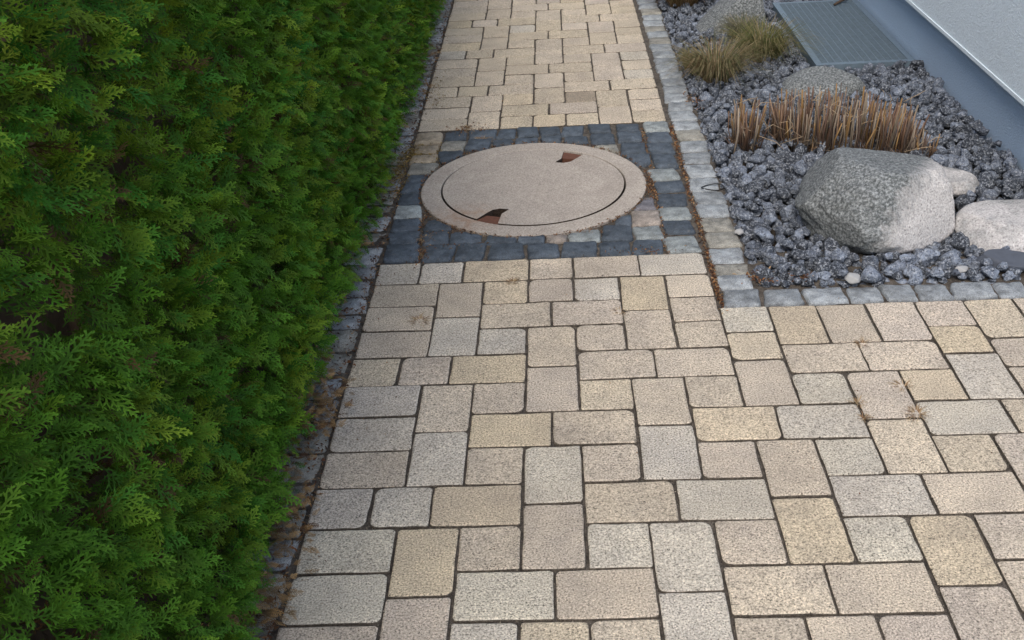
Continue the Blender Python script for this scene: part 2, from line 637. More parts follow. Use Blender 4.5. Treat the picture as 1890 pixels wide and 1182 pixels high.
SQUARE = [(0.562, 1.119, 0.086, 0.099, 'd'), (0.655, 1.116, 0.091, 0.11, 'd'), (0.769, 1.125, 0.091, 0.099, 'd'), (0.884, 1.125, 0.095, 0.083, 'd'), (1.0, 1.12, 0.1, 0.105, 'l'), (0.667, 1.012, 0.097, 0.079, 'd'), (0.774, 1.01, 0.098, 0.115, 'd'), (0.884, 1.02, 0.1, 0.108, 'd'), (1.001, 1.006, 0.1, 0.106, 'd'), (0.787, 0.897, 0.09, 0.09, 'g'), (0.89, 0.899, 0.1, 0.115, 'd'), (0.999, 0.885, 0.1, 0.115, 'd'), (0.903, 0.777, 0.092, 0.11, 'd'), (1.0, 0.753, 0.088, 0.125, 'd'), (0.985, 0.632, 0.108, 0.1, 'l'), (0.995, 0.523, 0.106, 0.09, 'd'), (0.992, 0.408, 0.106, 0.105, 'd'), (0.892, 0.383, 0.075, 0.1, 'p'), (0.992, 0.301, 0.107, 0.1, 'l'), (0.991, 0.192, 0.1, 0.1, 'd'), (0.989, 0.067, 0.11, 0.115, 'l'), (0.888, 0.268, 0.1, 0.112, 'b'), (0.888, 0.159, 0.096, 0.096, 'l'), (0.878, 0.054, 0.1, 0.1, 'd'), (0.811, 0.258, 0.06, 0.08, 'd'), (0.784, 0.16, 0.1, 0.11, 'd'), (0.065, 0.073, 0.116, 0.12, 'd'), (0.188, 0.067, 0.104, 0.113, 'd'), (0.294, 0.066, 0.097, 0.113, 'd'), (0.413, 0.06, 0.117, 0.105, 'd'), (0.535, 0.057, 0.106, 0.098, 'd'), (0.654, 0.055, 0.115, 0.1, 'd'), (0.77, 0.053, 0.103, 0.098, 'd'), (0.058, 0.184, 0.108, 0.092, 'd'), (0.168, 0.178, 0.093, 0.095, 'd'), (0.272, 0.172, 0.11, 0.092, 'd'), (0.394, 0.153, 0.105, 0.07, 'd'), (0.495, 0.137, 0.091, 0.05, 'd'), (0.58, 0.134, 0.07, 0.05, 'b'), (0.673, 0.15, 0.109, 0.086, 'l'), (0.054, 0.282, 0.1, 0.095, 'd'), (0.174, 0.273, 0.1, 0.09, 'd'), (0.052, 0.386, 0.097, 0.105, 'l'), (0.045, 0.492, 0.08, 0.098, 'd'), (0.045, 0.59, 0.08, 0.09, 'd'), (0.054, 0.682, 0.085, 0.085, 'd'), (0.067, 0.777, 0.113, 0.095, 'g'), (0.058, 0.872, 0.105, 0.085, 't'), (0.06, 0.968, 0.1, 0.09, 't'), (0.168, 0.885, 0.1, 0.112, 'd'), (0.167, 0.999, 0.1, 0.099, 'g'), (0.27, 1.008, 0.098, 0.11, 'd'), (0.06, 1.095, 0.11, 0.13, 't'), (0.168, 1.118, 0.092, 0.1, 'd'), (0.282, 1.122, 0.115, 0.1, 'd'), (0.382, 1.118, 0.075, 0.1, 'd'), (0.47, 1.118, 0.088, 0.1, 'd'), (0.37, 1.021, 0.085, 0.068, 'd'), (0.465, 1.02, 0.093, 0.07, 'd'), (0.566, 1.02, 0.084, 0.06, 'd')]
for (x, y, w, d, t) in SQUARE:
    cobble(square, x, y, w, d, t, R(-0.05, 0.05), 0.0035)

# cobble edging: right of the path, along the bed and left under the hedge
edge = obj('cobble_edging', sheet('cobble_edging', 1.045, 2.9, -0.352, -0.002, SZ - 0.002), M_SAND, kind='structure')
RS = [6.2 - 0.109 * k for k in range(24)] + [3.59, 3.48, 3.38, 3.26, 3.15, 3.04, 2.93, 2.81, 2.71, 2.59, 2.48, 2.37, 2.26, 2.14, 2.03, 1.92, 1.81, 1.718, 1.62, 1.525, 1.405, 1.291, 1.181, 1.07, 0.952, 0.839, 0.726, 0.593, 0.468, 0.358, 0.258, 0.146, 0.032, -0.076, -0.154, -0.245, -0.351]
for a, b in zip(RS, RS[1:]):
    cobble(edge, 1.123 + R(-0.004, 0.006), (a + b) / 2, 0.108, abs(a - b) - 0.007, 's' if random.random() < 0.75 else 'g', R(-0.04, 0.04))
RX = [1.188, 1.307, 1.435, 1.538, 1.636, 1.735, 1.862, 1.962, 2.07, 2.18, 2.28, 2.39, 2.5, 2.6, 2.72]
for a, b in zip(RX, RX[1:]):
    cobble(edge, (a + b) / 2, -0.298, b - a - 0.007, 0.09, 's', R(-0.03, 0.03))
y = -2.3
while y < 6.1:
    d = R(0.085, 0.13)
    cobble(edge, -0.066 + R(-0.003, 0.003), y + d / 2, 0.115, d - 0.008, 'g' if random.random() < 0.4 else 'e', R(-0.04, 0.04), -0.004)
    y += d

# ------------------------------------------------------------------ manhole
ring_o = thing('manhole', 'round concrete manhole with two rusty lifting notches, set among dark cobblestones', 'manhole', (RC.x, RC.y, 0))
bm = bmesh.new()
N = 96
prof = [(0.343, -0.05), (0.343, 0.001), (0.3455, 0.0035), (0.412, 0.003), (RR - 0.001, 0.0005), (RR, -0.05)]
rows = [[bm.verts.new((r * math.cos(2 * math.pi * i / N), r * math.sin(2 * math.pi * i / N), z)) for i in range(N)] for r, z in prof]
for k in range(len(prof)):
    a, b = rows[k], rows[(k + 1) % len(prof)]
    for i in range(N):
        bm.faces.new((a[i], a[(i + 1) % N], b[(i + 1) % N], b[i]))
obj('concrete_ring', bm_mesh('concrete_ring', bm), M_CONC, ring_o)
obj('shaft_ledge', box_mesh('shaft_ledge', -0.345, 0.345, -0.345, 0.345, -0.07, -0.052), M_DARK, ring_o)

LR = 0.336
# notch corners in lid space for the near one; the far one is its half turn
A1, A2 = math.atan2(-0.264, -0.188), math.atan2(-0.312, -0.118)
hole = [(-0.158, -0.222), (-0.142, -0.203), (-0.116, -0.195), (-0.083, -0.204), (-0.096, -0.222), (-0.108, -0.238)]


def lid_outline(scale_hole=True):
    o = []
    cuts = [(A1 % (2 * math.pi), A2 % (2 * math.pi), 1), ((A1 + math.pi) % (2 * math.pi), (A2 + math.pi) % (2 * math.pi), -1)]
    cuts.sort()
    a = 0.0
    step = 2 * math.pi / 120
    while a < 2 * math.pi - 1e-6:
        for (c0, c1, s) in cuts:
            if c0 <= a < c1:
                o.append((LR * math.cos(c0), LR * math.sin(c0)))
                o += [(s * hx, s * hy) for hx, hy in hole]
                o.append((LR * math.cos(c1), LR * math.sin(c1)))
                a = c1 + step * 0.7
        o.append((LR * math.cos(a), LR * math.sin(a)))
        a += step
    return o


o = lid_outline()
bm = bmesh.new()
top = [bm.verts.new((x, y, 0.0035)) for x, y in o]
bot = [bm.verts.new((x, y, -0.05)) for x, y in o]
from mathutils.geometry import tessellate_polygon
for tr in tessellate_polygon([[Vector((x, y, 0)) for x, y in o]]):
    bm.faces.new([top[i] for i in tr])
for i in range(len(o)):
    k = (i + 1) % len(o)
    bm.faces.new((bot[i], bot[k], top[k], top[i]))
lme = bm_mesh('lid', bm)
lid = obj('lid', lme, M_CONC, ring_o)
lme.materials.append(M_DIRT_SHADE)  # brown seam dirt, with the notch holes' shade painted onto the side walls
for f in lme.polygons:
    if abs(f.normal.z) < 0.5:
        f.material_index = 1
for s in (1, -1):
    bm = bmesh.new()
    pts = [(-0.160, -0.238), (-0.108, -0.256)]
    n = 8
    pts += [((LR - 0.002) * math.cos(A2 + (A1 - A2) * k / n), (LR - 0.002) * math.sin(A2 + (A1 - A2) * k / n)) for k in range(n + 1)]
    tv = [bm.verts.new((s * x, s * y, -0.002)) for x, y in pts]
    bv = [bm.verts.new((s * x, s * y, -0.03)) for x, y in pts]
    bm.faces.new(tv)
    for i in range(len(pts)):
        k = (i + 1) % len(pts)
        bm.faces.new((bv[i], bv[k], tv[k], tv[i]))
    obj('rusty_plate', bm_mesh('rusty_plate', bm), M_RUST, lid)

# ------------------------------------------------------------------ rocks
def ico(sub):
    bm = bmesh.new()
    bmesh.ops.create_icosphere(bm, subdivisions=sub, radius=1)
    V = np.array([v.co[:] for v in bm.verts])
    F = np.array([[v.index for v in f.verts] for f in bm.faces])
    bm.free()
    return V, F


ICO3 = ico(3)
ICO5 = ico(5)
ICO6 = ico(6)


def rock(base, seed, dims, planes=(), rough=0.1, fine=0.02, scale=1.2):
    V, F = base
    V = V.copy()
    s = Vector((seed * 3.7, seed * 1.3, seed * 9.1))
    for i, v in enumerate(V):
        w = Vector(v)
        d = 1 + rough * noise.noise(w * scale + s) * 2 + fine * noise.fractal(w * 5 + s, 0.8, 2.0, 4)
        V[i] = np.array(w * d)
    for n, dd in planes:
        n = np.array(n, float)
        n /= np.linalg.norm(n)
        ex = V @ n - dd
        k = ex > 0
        V[k] -= np.outer(ex[k] * 0.88, n)
    return V * np.array(dims), F


# large boulder with clean right face, lichen elsewhere
M_B1 = mat_boulder('granite_lichen', ((-0.93, 0.5, 0.2), -0.035, 0.2))
M_B2 = mat_boulder('granite_pale', None)
M_B3 = mat_boulder('granite_grey', ((0, 0, 1.0), -0.2, 0.1))
BOULD = []


def boulder(label, loc, dims, mat, seed, planes, rz=0.0, rough=0.08, base=ICO6, name='boulder', group=None, fine=0.015):
    V, F = rock(base, seed, dims, planes, rough, fine)
    me = mesh_tris(name, V, F, smooth=True)
    o = thing(name, label, 'stone' if name != 'boulder' else 'boulder', loc, group, me, mat)
    o.rotation_euler = (0, 0, rz)
    BOULD.append((loc[0], loc[1], max(dims[0], 0.01), max(dims[1], 0.01), rz, loc[2] + dims[2]))
    return o


boulder('large granite boulder, dark lichened side and pale clean face, in front of cut reeds', (1.625, 0.145, 0.085), (0.262, 0.245, 0.175), M_B1, 3.2,
        [((0.6, -0.75, 0.2), 0.76), ((1, 0.1, 0.05), 0.84), ((0.22, 0.2, 1), 0.78), ((-0.7, -0.6, -0.1), 0.9), ((-0.9, 0.15, 0.5), 0.86), ((0.1, 0.9, 0.5), 0.84), ((0, 0, -1), 0.7)], rz=-0.05, rough=0.1, fine=0.035)
boulder('pale smooth boulder with flat top lying beside the big lichened boulder', (2.05, 0.03, 0.022), (0.205, 0.16, 0.08), M_B2, 8.1,
        [((0, 0.1, 1), 0.72), ((-0.9, -0.35, 0.3), 0.8), ((0.2, -1, 0.3), 0.8)], rz=0.1, base=ICO5)
boulder('small flat grey stone tucked behind the big lichened boulder', (1.93, 0.40, 0.03), (0.115, 0.085, 0.05), M_B2, 5.5,
        [((0, 0, 1), 0.6)], rz=-0.5, base=ICO5)
boulder('low rounded grey boulder between the cut reeds and the steel grate', (1.745, 1.46, 0.0), (0.185, 0.14, 0.095), M_B3, 6.4, [((0, -0.2, 1), 0.8)], base=ICO5, rough=0.05)
boulder('wedge shaped grey boulder with pointed tip among the grass tufts', (1.52, 2.47, 0.02), (0.25, 0.15, 0.27), M_B3, 9.9,
        [((-0.75, 0.0, 1), 0.36), ((1, -0.1, 0.2), 0.6), ((0, -1, 0.5), 0.6)], rz=0.15, base=ICO5)
boulder('flat dark slate stone in front of the pale smooth boulder', (1.945, -0.165, 0.02), (0.085, 0.045, 0.032), M_SLATE, 4.4,
        [((0.1, -0.3, 1), 0.4), ((-0.7, -0.7, 0.2), 0.7)], rz=-0.25, base=ICO5, name='slate_stone')
for i, (x, y, s, lab) in enumerate(((1.467, -0.236, 0.027, 'white quartz pebble lying on the cobbles in front of the big boulder'), (1.797, -0.205, 0.022, 'white rounded pebble in the lava rocks below the two boulders'), (1.183, 0.105, 0.017, 'tiny white pebble in the lava rocks beside the cobble edging'))):
    V, F = rock(ICO3, 20 + i, (s, s * 0.7, s * 0.55), [((0.3, -0.2, 1), 0.6), ((-0.6, -0.6, 0.3), 0.65), ((0.8, -0.3, 0.2), 0.7)], 0.2, 0.05)
    thing('white_pebble', lab, 'pebble', (x, y, 0.010 + s * 0.3), None, mesh_tris('white_pebble', V, F, smooth=True), M_QUARTZ)

# lava rocks
ROCKV = [rock(ICO3, 40 + k, (1, R(0.72, 0.95), R(0.6, 0.85)), [((R(-1, 1), R(-1, 1), R(-0.3, 1)), R(0.55, 0.8)) for _ in range(9)], 0.24, 0.05, 1.5) for k in range(10)]
REEDS = [(1.325, 0.86, 0.055, 0.05), (1.665, 0.86, 0.235, 0.14), (1.945, 0.665, 0.03, 0.03)]
BX0, BX1, BY0, BY1 = 1.185, 2.245, -0.245, 5.2


def blocked(x, y, s):
    for (bx, by, a, b, rz, _) in BOULD:
        dx, dy = x - bx, y - by
        c, n = math.cos(-rz), math.sin(-rz)
        ex, ey = dx * c - dy * n, dx * n + dy * c
        if (ex / (a * 0.8 + s * 0.4)) ** 2 + (ey / (b * 0.8 + s * 0.4)) ** 2 < 1:
            return True
    if GX0 - 0.045 - s * 0.6 < x < 2.4 and GY0 - 0.045 - s * 0.6 < y < GY1 + 0.04 + s * 0.6:
        return True
    return False


stones = []
for layer, (n, smin, smax, z0) in enumerate(((20000, 0.016, 0.026, -0.012), (21000, 0.014, 0.038, 0.003), (6800, 0.016, 0.042, 0.022))):
    pts = []
    grid = {}
    for _ in range(n):
        x, y = R(BX0, BX1), R(BY0, BY1)
        s = R(smin, smax) * (0.85 if y > 1.5 else 1)
        if x - s * 0.75 < BX0 - 0.012 or x + s * 0.8 > BX1 or y - s * 0.75 < BY0 - 0.012 or blocked(x, y, s):
            continue
        gx, gy = int(x / 0.08), int(y / 0.08)
        f = 0.7 if layer < 2 else 1.0
        ok = True
        for i in (-1, 0, 1):
            for j in (-1, 0, 1):
                for (px, py, ps) in grid.get((gx + i, gy + j), ()):
                    if (px - x) ** 2 + (py - y) ** 2 < ((s + ps) * f) ** 2:
                        ok = False
        if not ok:
            continue
        grid.setdefault((gx, gy), []).append((x, y, s))
        hump = 0.012 * noise.noise(Vector((x * 5, y * 5, 3.3))) + 0.02 * max(0, (x - 1.9) / 0.35) 
        stones.append((x, y, z0 + hump + R(-0.004, 0.004), s))
# nearest, largest ones are single objects
stones.sort(key=lambda q: -(q[3] * (1 if q[2] > 0.0 else 0.5)) / ((q[0] - CAM.x) ** 2 + (q[1] - CAM.y) ** 2))


def rotm(rx, ry, rz):
    return Matrix.Rotation(rz, 3, 'Z') @ Matrix.Rotation(ry, 3, 'Y') @ Matrix.Rotation(rx, 3, 'X')


LAVA_MESH = []
for k, (V, F) in enumerate(ROCKV):
    for b in (0.5, 1.0, 1.7):
        g = b * np.array((1, 1, 1.03))
        me = mesh_tris('lava_stone', V, F, np.tile(g, (len(V), 1)))
        me.materials.append(M_LAVA)
        LAVA_MESH.append(me)
for q in stones[:300]:
    k = random.randrange(len(LAVA_MESH))
    tone = ('nearly black', 'dark grey', 'pale speckled')[k % 3]
    size = 'large' if q[3] > 0.028 else 'small'
    x, y = q[0], q[1]
    if y < -0.13:
        where = 'along the cobble row in front of the boulders'
    elif x < 1.27:
        where = 'next to the cobble edging of the path'
    elif y < 0.42 and x < 1.46:
        where = 'left of the big lichened boulder'
    elif y < 0.42:
        where = 'between the two boulders'
    elif x > 2.0:
        where = 'under the house plinth'
    elif y < 1.1:
        where = 'around the cut reeds'
    else:
        where = 'behind the cut reeds'
    lab = f'{size} {tone} porous lava rock {where}'
    o = thing('lava_stone', lab, 'lava rock', (q[0], q[1], q[2]), f'{size} {tone} lava rocks {where}', LAVA_MESH[k])
    o.scale = (q[3],) * 3
    o.rotation_euler = (R(-0.5, 0.5), R(-0.5, 0.5), R(0, 6.28))
Vs, Fs, Cs, off = [], [], [], 0
for q in stones[300:]:
    V, F = random.choice(ROCKV)
    m3 = np.array(rotm(R(-0.5, 0.5), R(-0.5, 0.5), R(0, 6.28)))
    Vs.append(V @ m3.T * q[3] + np.array(q[:3]))
    Fs.append(F + off)
    off += len(V)
    Cs.append(np.tile(random.choice((0.5, 0.8, 1.0, 1.3, 1.7)) * np.array((1, 1, 1.03)), (len(V), 1)))
o = obj('lava_gravel', mesh_tris('lava_gravel', np.concatenate(Vs), np.concatenate(Fs), np.concatenate(Cs)), M_LAVA, kind='stuff')
o['label'] = 'bed of dark blue grey lava rocks between cobble edging and house'
o['category'] = 'gravel'
bm = bmesh.new()
for a in ((BX0 - 0.012, GX0 - 0.03, BY0, BY1), (GX0 - 0.03, 2.249, BY0, GY0 - 0.03), (GX0 - 0.03, 2.249, GY1 + 0.03, BY1)):
    box(bm, *a, -0.07, -0.022)
obj('planting_bed', bm_mesh('planting_bed', bm), M_SOIL, kind='structure')

# ------------------------------------------------------------------ light well grate
gr = thing('light_well_grate', 'galvanised steel grating over the light well against the house', 'grate', (0, 0, 0))
gz = 0.02
for nm, a in (('frame_rail', (GX0 - 0.03, GX0, GY0 - 0.03, GY1 + 0.03)), ('frame_rail', (GX1, GX1 + 0.03, GY0 - 0.03, GY1 + 0.03)),
              ('frame_rail', (GX0, GX1, GY0 - 0.03, GY0)), ('frame_rail', (GX0, GX1, GY1, GY1 + 0.03))):
    obj(nm, box_mesh(nm, *a, -0.03, gz + 0.002), M_STEEL, gr)
nb = 12
bme = box_mesh('bearing_bar', -0.0022, 0.0022, GY0, GY1, -0.022, gz)
bme.materials.append(M_STEEL)
for i in range(1, nb):
    obj('bearing_bar', bme, None, gr, (GX0 + (GX1 - GX0) * i / nb, 0, 0))
bm = bmesh.new()
n = 66
for i in range(1, n):
    y = GY0 + (GY1 - GY0) * i / n
    box(bm, GX0, GX1, y - 0.0012, y + 0.0012, gz - 0.009, gz + 0.0008)
obj('cross_bars', bm_mesh('cross_bars', bm), M_STEEL, gr, kind='stuff')
bm = bmesh.new()
box(bm, GX0, GX1, GY0, GY1, -0.9, -0.031)
for f in list(bm.faces):
    if f.calc_center_median().z > -0.04:
        bm.faces.remove(f)
bmesh.ops.reverse_faces(bm, faces=bm.faces)
me = bpy.data.meshes.new('shaft')
bm.to_mesh(me)
bm.free()
obj('shaft', me, M_DARK, gr)

# ------------------------------------------------------------------ house
hs = thing('house', 'white rendered house wall overhanging a blue grey plinth', 'house', (2.25, -0.12, 0))
HY0, HY1 = 0.0, 9.0


obj('plinth', box_mesh('plinth', 0.0, 6.0, 0.02, HY1, -0.4, 0.30), M_PLINTH, hs)
bm = bmesh.new()
box(bm, -0.043, 6.1, -0.05, HY1 + 0.05, 0.258, 5.6)
bmesh.ops.bevel(bm, geom=[e for e in bm.edges], offset=0.006, segments=2, affect='EDGES')
obj('wall', bm_mesh('wall', bm), M_WALL, hs)
obj('drip_rail', box_mesh('drip_rail', -0.047, -0.041, -0.05, HY1 + 0.05, 0.252, 0.266), M_WALL, hs)

# ------------------------------------------------------------------ strips: thuja sprays, blades, stalks
class Strips:
    def __init__(self):
        self.V, self.F, self.T = [], [], []

    def quad(self, a, b, side, w0, w1, t0=0.0, t1=1.0):
        n = len(self.V)
        self.V += [a - side * w0, a + side * w0, b + side * w1, b - side * w1]
        self.T += [t0, t0, t1, t1]
        self.F += [(n, n + 1, n + 2), (n, n + 2, n + 3)]

    def tri(self, a, b, side, w0, t0=0.0, t1=1.0):
        n = len(self.V)
        self.V += [a - side * w0, a + side * w0, b]
        self.T += [t0, t0, t1]
        self.F += [(n, n + 1, n + 2)]


def spray(rng, L=0.12, pairs=9, subs=5, wid=0.0011, spread=0.055):
    """flat branching frond lying in XY, growing along +Y"""
    S_ = Strips()
    up = np.array((0, 0, 1.0))
    bend = rng.uniform(-0.25, 0.25)
    droop = rng.uniform(0.5, 2.2)

    def P(t):
        return np.array((bend * L * t * t, L * t, -droop * L * L * t * t))
    for k in range(5):
        a, b = P(k / 5), P((k + 1) / 5)
        d = b - a
        sd = np.cross(d / np.linalg.norm(d), up)
        S_.quad(a, b, sd, wid * (1.15 - 0.15 * k / 5), wid * (1.0 - 0.15 * k / 5), k / 5 * 0.6, (k + 1) / 5 * 0.6)
    for i in range(pairs * 2):
        t = 0.1 + 0.9 * (i + 0.5) / (pairs * 2) + rng.uniform(-0.015, 0.015)
        s = 1 if i % 2 else -1
        base = P(min(t, 1))
        dirm = P(min(t + 0.02, 1.02)) - P(t)
        dirm /= np.linalg.norm(dirm)
        ang = math.radians(rng.uniform(38, 56)) * s
        ca, sa = math.cos(ang), math.sin(ang)
        d1 = np.array((dirm[0] * ca + dirm[1] * sa, -dirm[0] * sa + dirm[1] * ca, rng.uniform(-0.35, 0.2)))
        d1 /= np.linalg.norm(d1)
        env = (min(1, (t + 0.12) / 0.35)) * (1 - t) ** 0.75 + 0.1
        l1 = spread * env * rng.uniform(0.75, 1.15)
        d2 = d1 * 0.8 + dirm * 0.45
        d2 /= np.linalg.norm(d2)
        mid = base + d1 * l1 * 0.5
        end = mid + d2 * l1 * 0.5
        sd1 = np.cross(d1, up)
        sd1 /= np.linalg.norm(sd1)
        S_.quad(base, mid, sd1, wid * 0.95, wid * 1.0, 0.45 * t + 0.1, 0.45 * t + 0.3)
        S_.tri(mid, end, sd1, wid * 1.0, 0.45 * t + 0.3, 1.0)
        ns = max(1, int(round(subs * 2 * min(1, env + 0.1)))) if subs else 0
        for j in range(ns):
            f = (j + 0.9) / (ns + 1.0)
            q = base + d1 * l1 * f if f < 0.5 else mid + d2 * l1 * (f - 0.5)
            ss = 1 if j % 2 else -1
            an = math.radians(rng.uniform(35, 55)) * ss
            c2, s2 = math.cos(an), math.sin(an)
            dd = np.array((d2[0] * c2 + d2[1] * s2, -d2[0] * s2 + d2[1] * c2, d2[2] + rng.uniform(-0.25, 0.15)))
            dd /= np.linalg.norm(dd)
            l2 = l1 * 0.42 * (1 - f * 0.6) * rng.uniform(0.7, 1.15) + 0.002
            sd = np.cross(dd, up)
            sd /= np.linalg.norm(sd) + 1e-9
            mq = q + dd * l2 * 0.55
            S_.quad(q, mq, sd, wid * 0.8, wid * 0.95, 0.4 * t + 0.25, 0.4 * t + 0.45)
            S_.tri(mq, q + dd * l2, sd, wid * 0.95, 0.4 * t + 0.45, 1.0)
    return np.array(S_.V), np.array(S_.F), np.array(S_.T)


HI = [spray(RNG, RNG.uniform(0.062, 0.09), 7, 1.5, 0.00135, 0.034) for _ in range(10)]
LO = [spray(RNG, RNG.uniform(0.062, 0.09), 5, 0.6, 0.0019, 0.032) for _ in range(8)]
print('spray tris', [len(h[1]) for h in HI], [len(h[1]) for h in LO])

hedge = thing('hedge', 'dense green clipped conifer hedge along the left side of the path', 'hedge', (-0.4, 1.0, 0))
HOFF = np.array((-0.4, 1.0, 0.0))


def face_x(y, z):
    b = -0.074 + 0.024 * noise.noise(Vector((y * 2.3, z * 2.3, 1.7))) + 0.012 * noise.noise(Vector((y * 7, z * 7, 4.1)))
    if y < -1.0:
        b += 0.02 * min(1, (-1.0 - y) / 0.5)
    b += 0.018 * max(0.0, 1 - z / 0.3)
    return b


GAPS = [(-1.865, 0.918, 0.06), (-1.3, 0.78, 0.03), (-1.0, 0.95, 0.035), (-1.55, 1.15, 0.04), (-1.7, 0.45, 0.03)]
inst = []      # matrix, mesh index, colour, hi?


def leaf_col(y, z, depth, rng):
    n = noise.noise(Vector((y * 3.1, z * 3.1, 9.0)))
    n2 = noise.noise(Vector((y * 9, z * 9, 2.0)))
    g = np.array((0.075, 0.18, 0.016))
    yel = np.array((0.17, 0.245, 0.02))
    blu = np.array((0.04, 0.15, 0.018))
    k = np.clip(0.3 + 0.9 * n + 0.5 * n2 + rng.uniform(-0.25, 0.25), 0, 1)
    c = g * (1 - k) + yel * k if rng.random() < 0.65 else g * (1 - k) + blu * k
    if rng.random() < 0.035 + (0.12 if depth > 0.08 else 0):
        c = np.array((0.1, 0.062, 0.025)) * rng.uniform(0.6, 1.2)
    return c * rng.uniform(0.65, 1.35) * (1.0 if depth < 0.04 else 0.62)  # deeper sprays painted darker: shade between fronds, plus older foliage


def frond_matrix(pos, d, nrm, s):
    y = np.array(d, float)
    y /= np.linalg.norm(y)
    x = np.cross(y, nrm)
    x /= np.linalg.norm(x)
    z = np.cross(x, y)
    m_ = np.eye(4)
    m_[:3, 0], m_[:3, 1], m_[:3, 2] = x * s, y * s, z * s
    m_[:3, 3] = pos
    return m_


def seen(p, marg):
    d = Vector(p) - CAM
    zc = d.dot(fw)
    if zc < 0.2:
        return False
    px, py = 945 + 1950 * d.dot(r2) / zc, 591 - 1950 * d.dot(u2) / zc
    return -marg < px < 1890 + marg and -marg < py < 1182 + marg


NS = 62000

for _ in range(NS):
    y, z = RNG.uniform(-3.0, 6.2), RNG.uniform(0.03, 1.8)
    vis = seen((-0.15, y, z), 260)
    if not vis and RNG.random() > 0.22:
        continue
    if vis and y < 0.6 and noise.noise(Vector((y * 13, z * 13, 6.0))) < -0.24 and RNG.random() < 0.85:
        continue
    if vis and y > 1.0 and RNG.random() > 0.75:
        continue
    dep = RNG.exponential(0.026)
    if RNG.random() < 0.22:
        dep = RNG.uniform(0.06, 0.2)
    if any((y - gy) ** 2 + (z - gz_) ** 2 < gr_ ** 2 for gy, gz_, gr_ in GAPS) and dep < 0.15:
        continue
    if z < 0.1 and RNG.random() < 0.25:
        continue
    x = face_x(y, z) - dep
    flow = noise.noise(Vector((y * 1.9, z * 1.9, 7.7)))
    d = np.array((RNG.uniform(0.25, 1.0), RNG.normal(-0.05 + 0.6 * flow, 0.6), RNG.normal(-0.05, 0.55)))
    nrm = np.array((RNG.uniform(0.15, 0.9), RNG.normal(0, 0.5), RNG.uniform(0.2, 1.0)))
    s = RNG.uniform(0.55, 1.1) * (0.75 if z < 0.12 else 1)
    hi = vis and y < 0.9
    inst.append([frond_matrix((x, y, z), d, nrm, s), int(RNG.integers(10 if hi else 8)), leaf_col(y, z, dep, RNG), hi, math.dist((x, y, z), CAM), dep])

# withered sprays at the foot of the hedge
DEADS = [(-0.87, 0.11, 30, 0.05), (-1.27, 0.1, 26, 0.05), (-1.52, 0.1, 26, 0.05), (2.15, 0.2, 12, 0.05), (1.58, 0.12, 12, 0.05), (-0.9, 0.13, 55), (-0.75, 0.1, 20), (-1.26, 0.13, 55), (-1.5, 0.1, 45), (-1.7, 0.12, 25), (2.15, 0.22, 40), (1.55, 0.18, 32), (1.05, 0.14, 26), (-0.3, 0.15, 18), (0.1, 0.2, 18), (0.6, 0.25, 22), (2.9, 0.3, 30)]
dead_inst = []
for (yc, sp, n, *ofs) in DEADS:
    for _ in range(int(n * 2.2)):
        y = RNG.normal(yc, sp * 0.6)
        x = -0.10 + RNG.uniform(-0.05, 0.05) + (ofs[0] if ofs else 0) + (0.03 if y < -0.6 else 0)
        d = np.array((RNG.uniform(0.3, 1.0), RNG.normal(0, 0.5), RNG.uniform(-0.5, 0.25)))
        nrm = np.array((RNG.uniform(-0.8, 0.8), RNG.normal(0, 0.7), 1.0))
        c = np.array((0.3, 0.19, 0.085)) if RNG.random() < 0.6 else (np.array((0.34, 0.21, 0.09)) if RNG.random() < 0.5 else np.array((0.11, 0.05, 0.02)))
        s = RNG.uniform(0.25, 0.5)
        z = RNG.uniform(0.015, 0.08)
        mtx = frond_matrix((x, y, z), d, nrm, s)
        dead_inst.append([mtx, int(RNG.integers(10)), c * RNG.uniform(0.6, 1.15), True, 9, 0])


def merge(insts, name, mat, parent, clampz=None):
    Vs, Fs, Cs, off = [], [], [], 0
    for hi in (True, False):
        src = HI if hi else LO
        for k in range(len(src)):
            sel = [q for q in insts if q[3] == hi and q[1] == k]
            if not sel:
                continue
            V, F, T = src[k]
            Mx = np.array([q[0] for q in sel])
            W3 = np.einsum('nij,vj->nvi', Mx[:, :3, :3], V) + Mx[:, None, :3, 3]
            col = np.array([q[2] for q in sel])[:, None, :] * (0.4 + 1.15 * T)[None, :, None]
            n = len(sel)
            Vs.append(W3.reshape(-1, 3))
            Fs.append((F[None] + (np.arange(n) * len(V))[:, None, None] + off).reshape(-1, 3))
            Cs.append(col.reshape(-1, 3))
            off += n * len(V)
    V = np.concatenate(Vs)
    if clampz is not None:
        V[:, 2] = np.maximum(V[:, 2], clampz + 0.004 * RNG.random(len(V)))
    V = V - HOFF
    return obj(name, mesh_tris(name, V, np.concatenate(Fs), np.concatenate(Cs)), mat, parent, kind='stuff')


vis_i = [k for k, q in enumerate(inst) if q[3] and q[5] < 0.03 and seen(q[0][:3, 3], 0)]
vis_i.sort(key=lambda k: inst[k][4])
single = set(vis_i[:300])
rest = [q for k, q in enumerate(inst) if k not in single]
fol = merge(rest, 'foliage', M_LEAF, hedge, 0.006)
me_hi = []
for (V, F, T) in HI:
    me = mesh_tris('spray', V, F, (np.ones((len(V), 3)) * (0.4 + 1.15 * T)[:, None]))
    me.materials.append(M_LEAF)
    me_hi.append(me)
for k in single:
    q = inst[k]
    o = obj('spray', me_hi[q[1]], None, hedge)
    mm = q[0].copy()
    mm[:3, 3] -= HOFF
    o.matrix_local = Matrix(mm.tolist())
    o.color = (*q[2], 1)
merge(dead_inst, 'withered_foliage', M_DRY, hedge, 0.005)
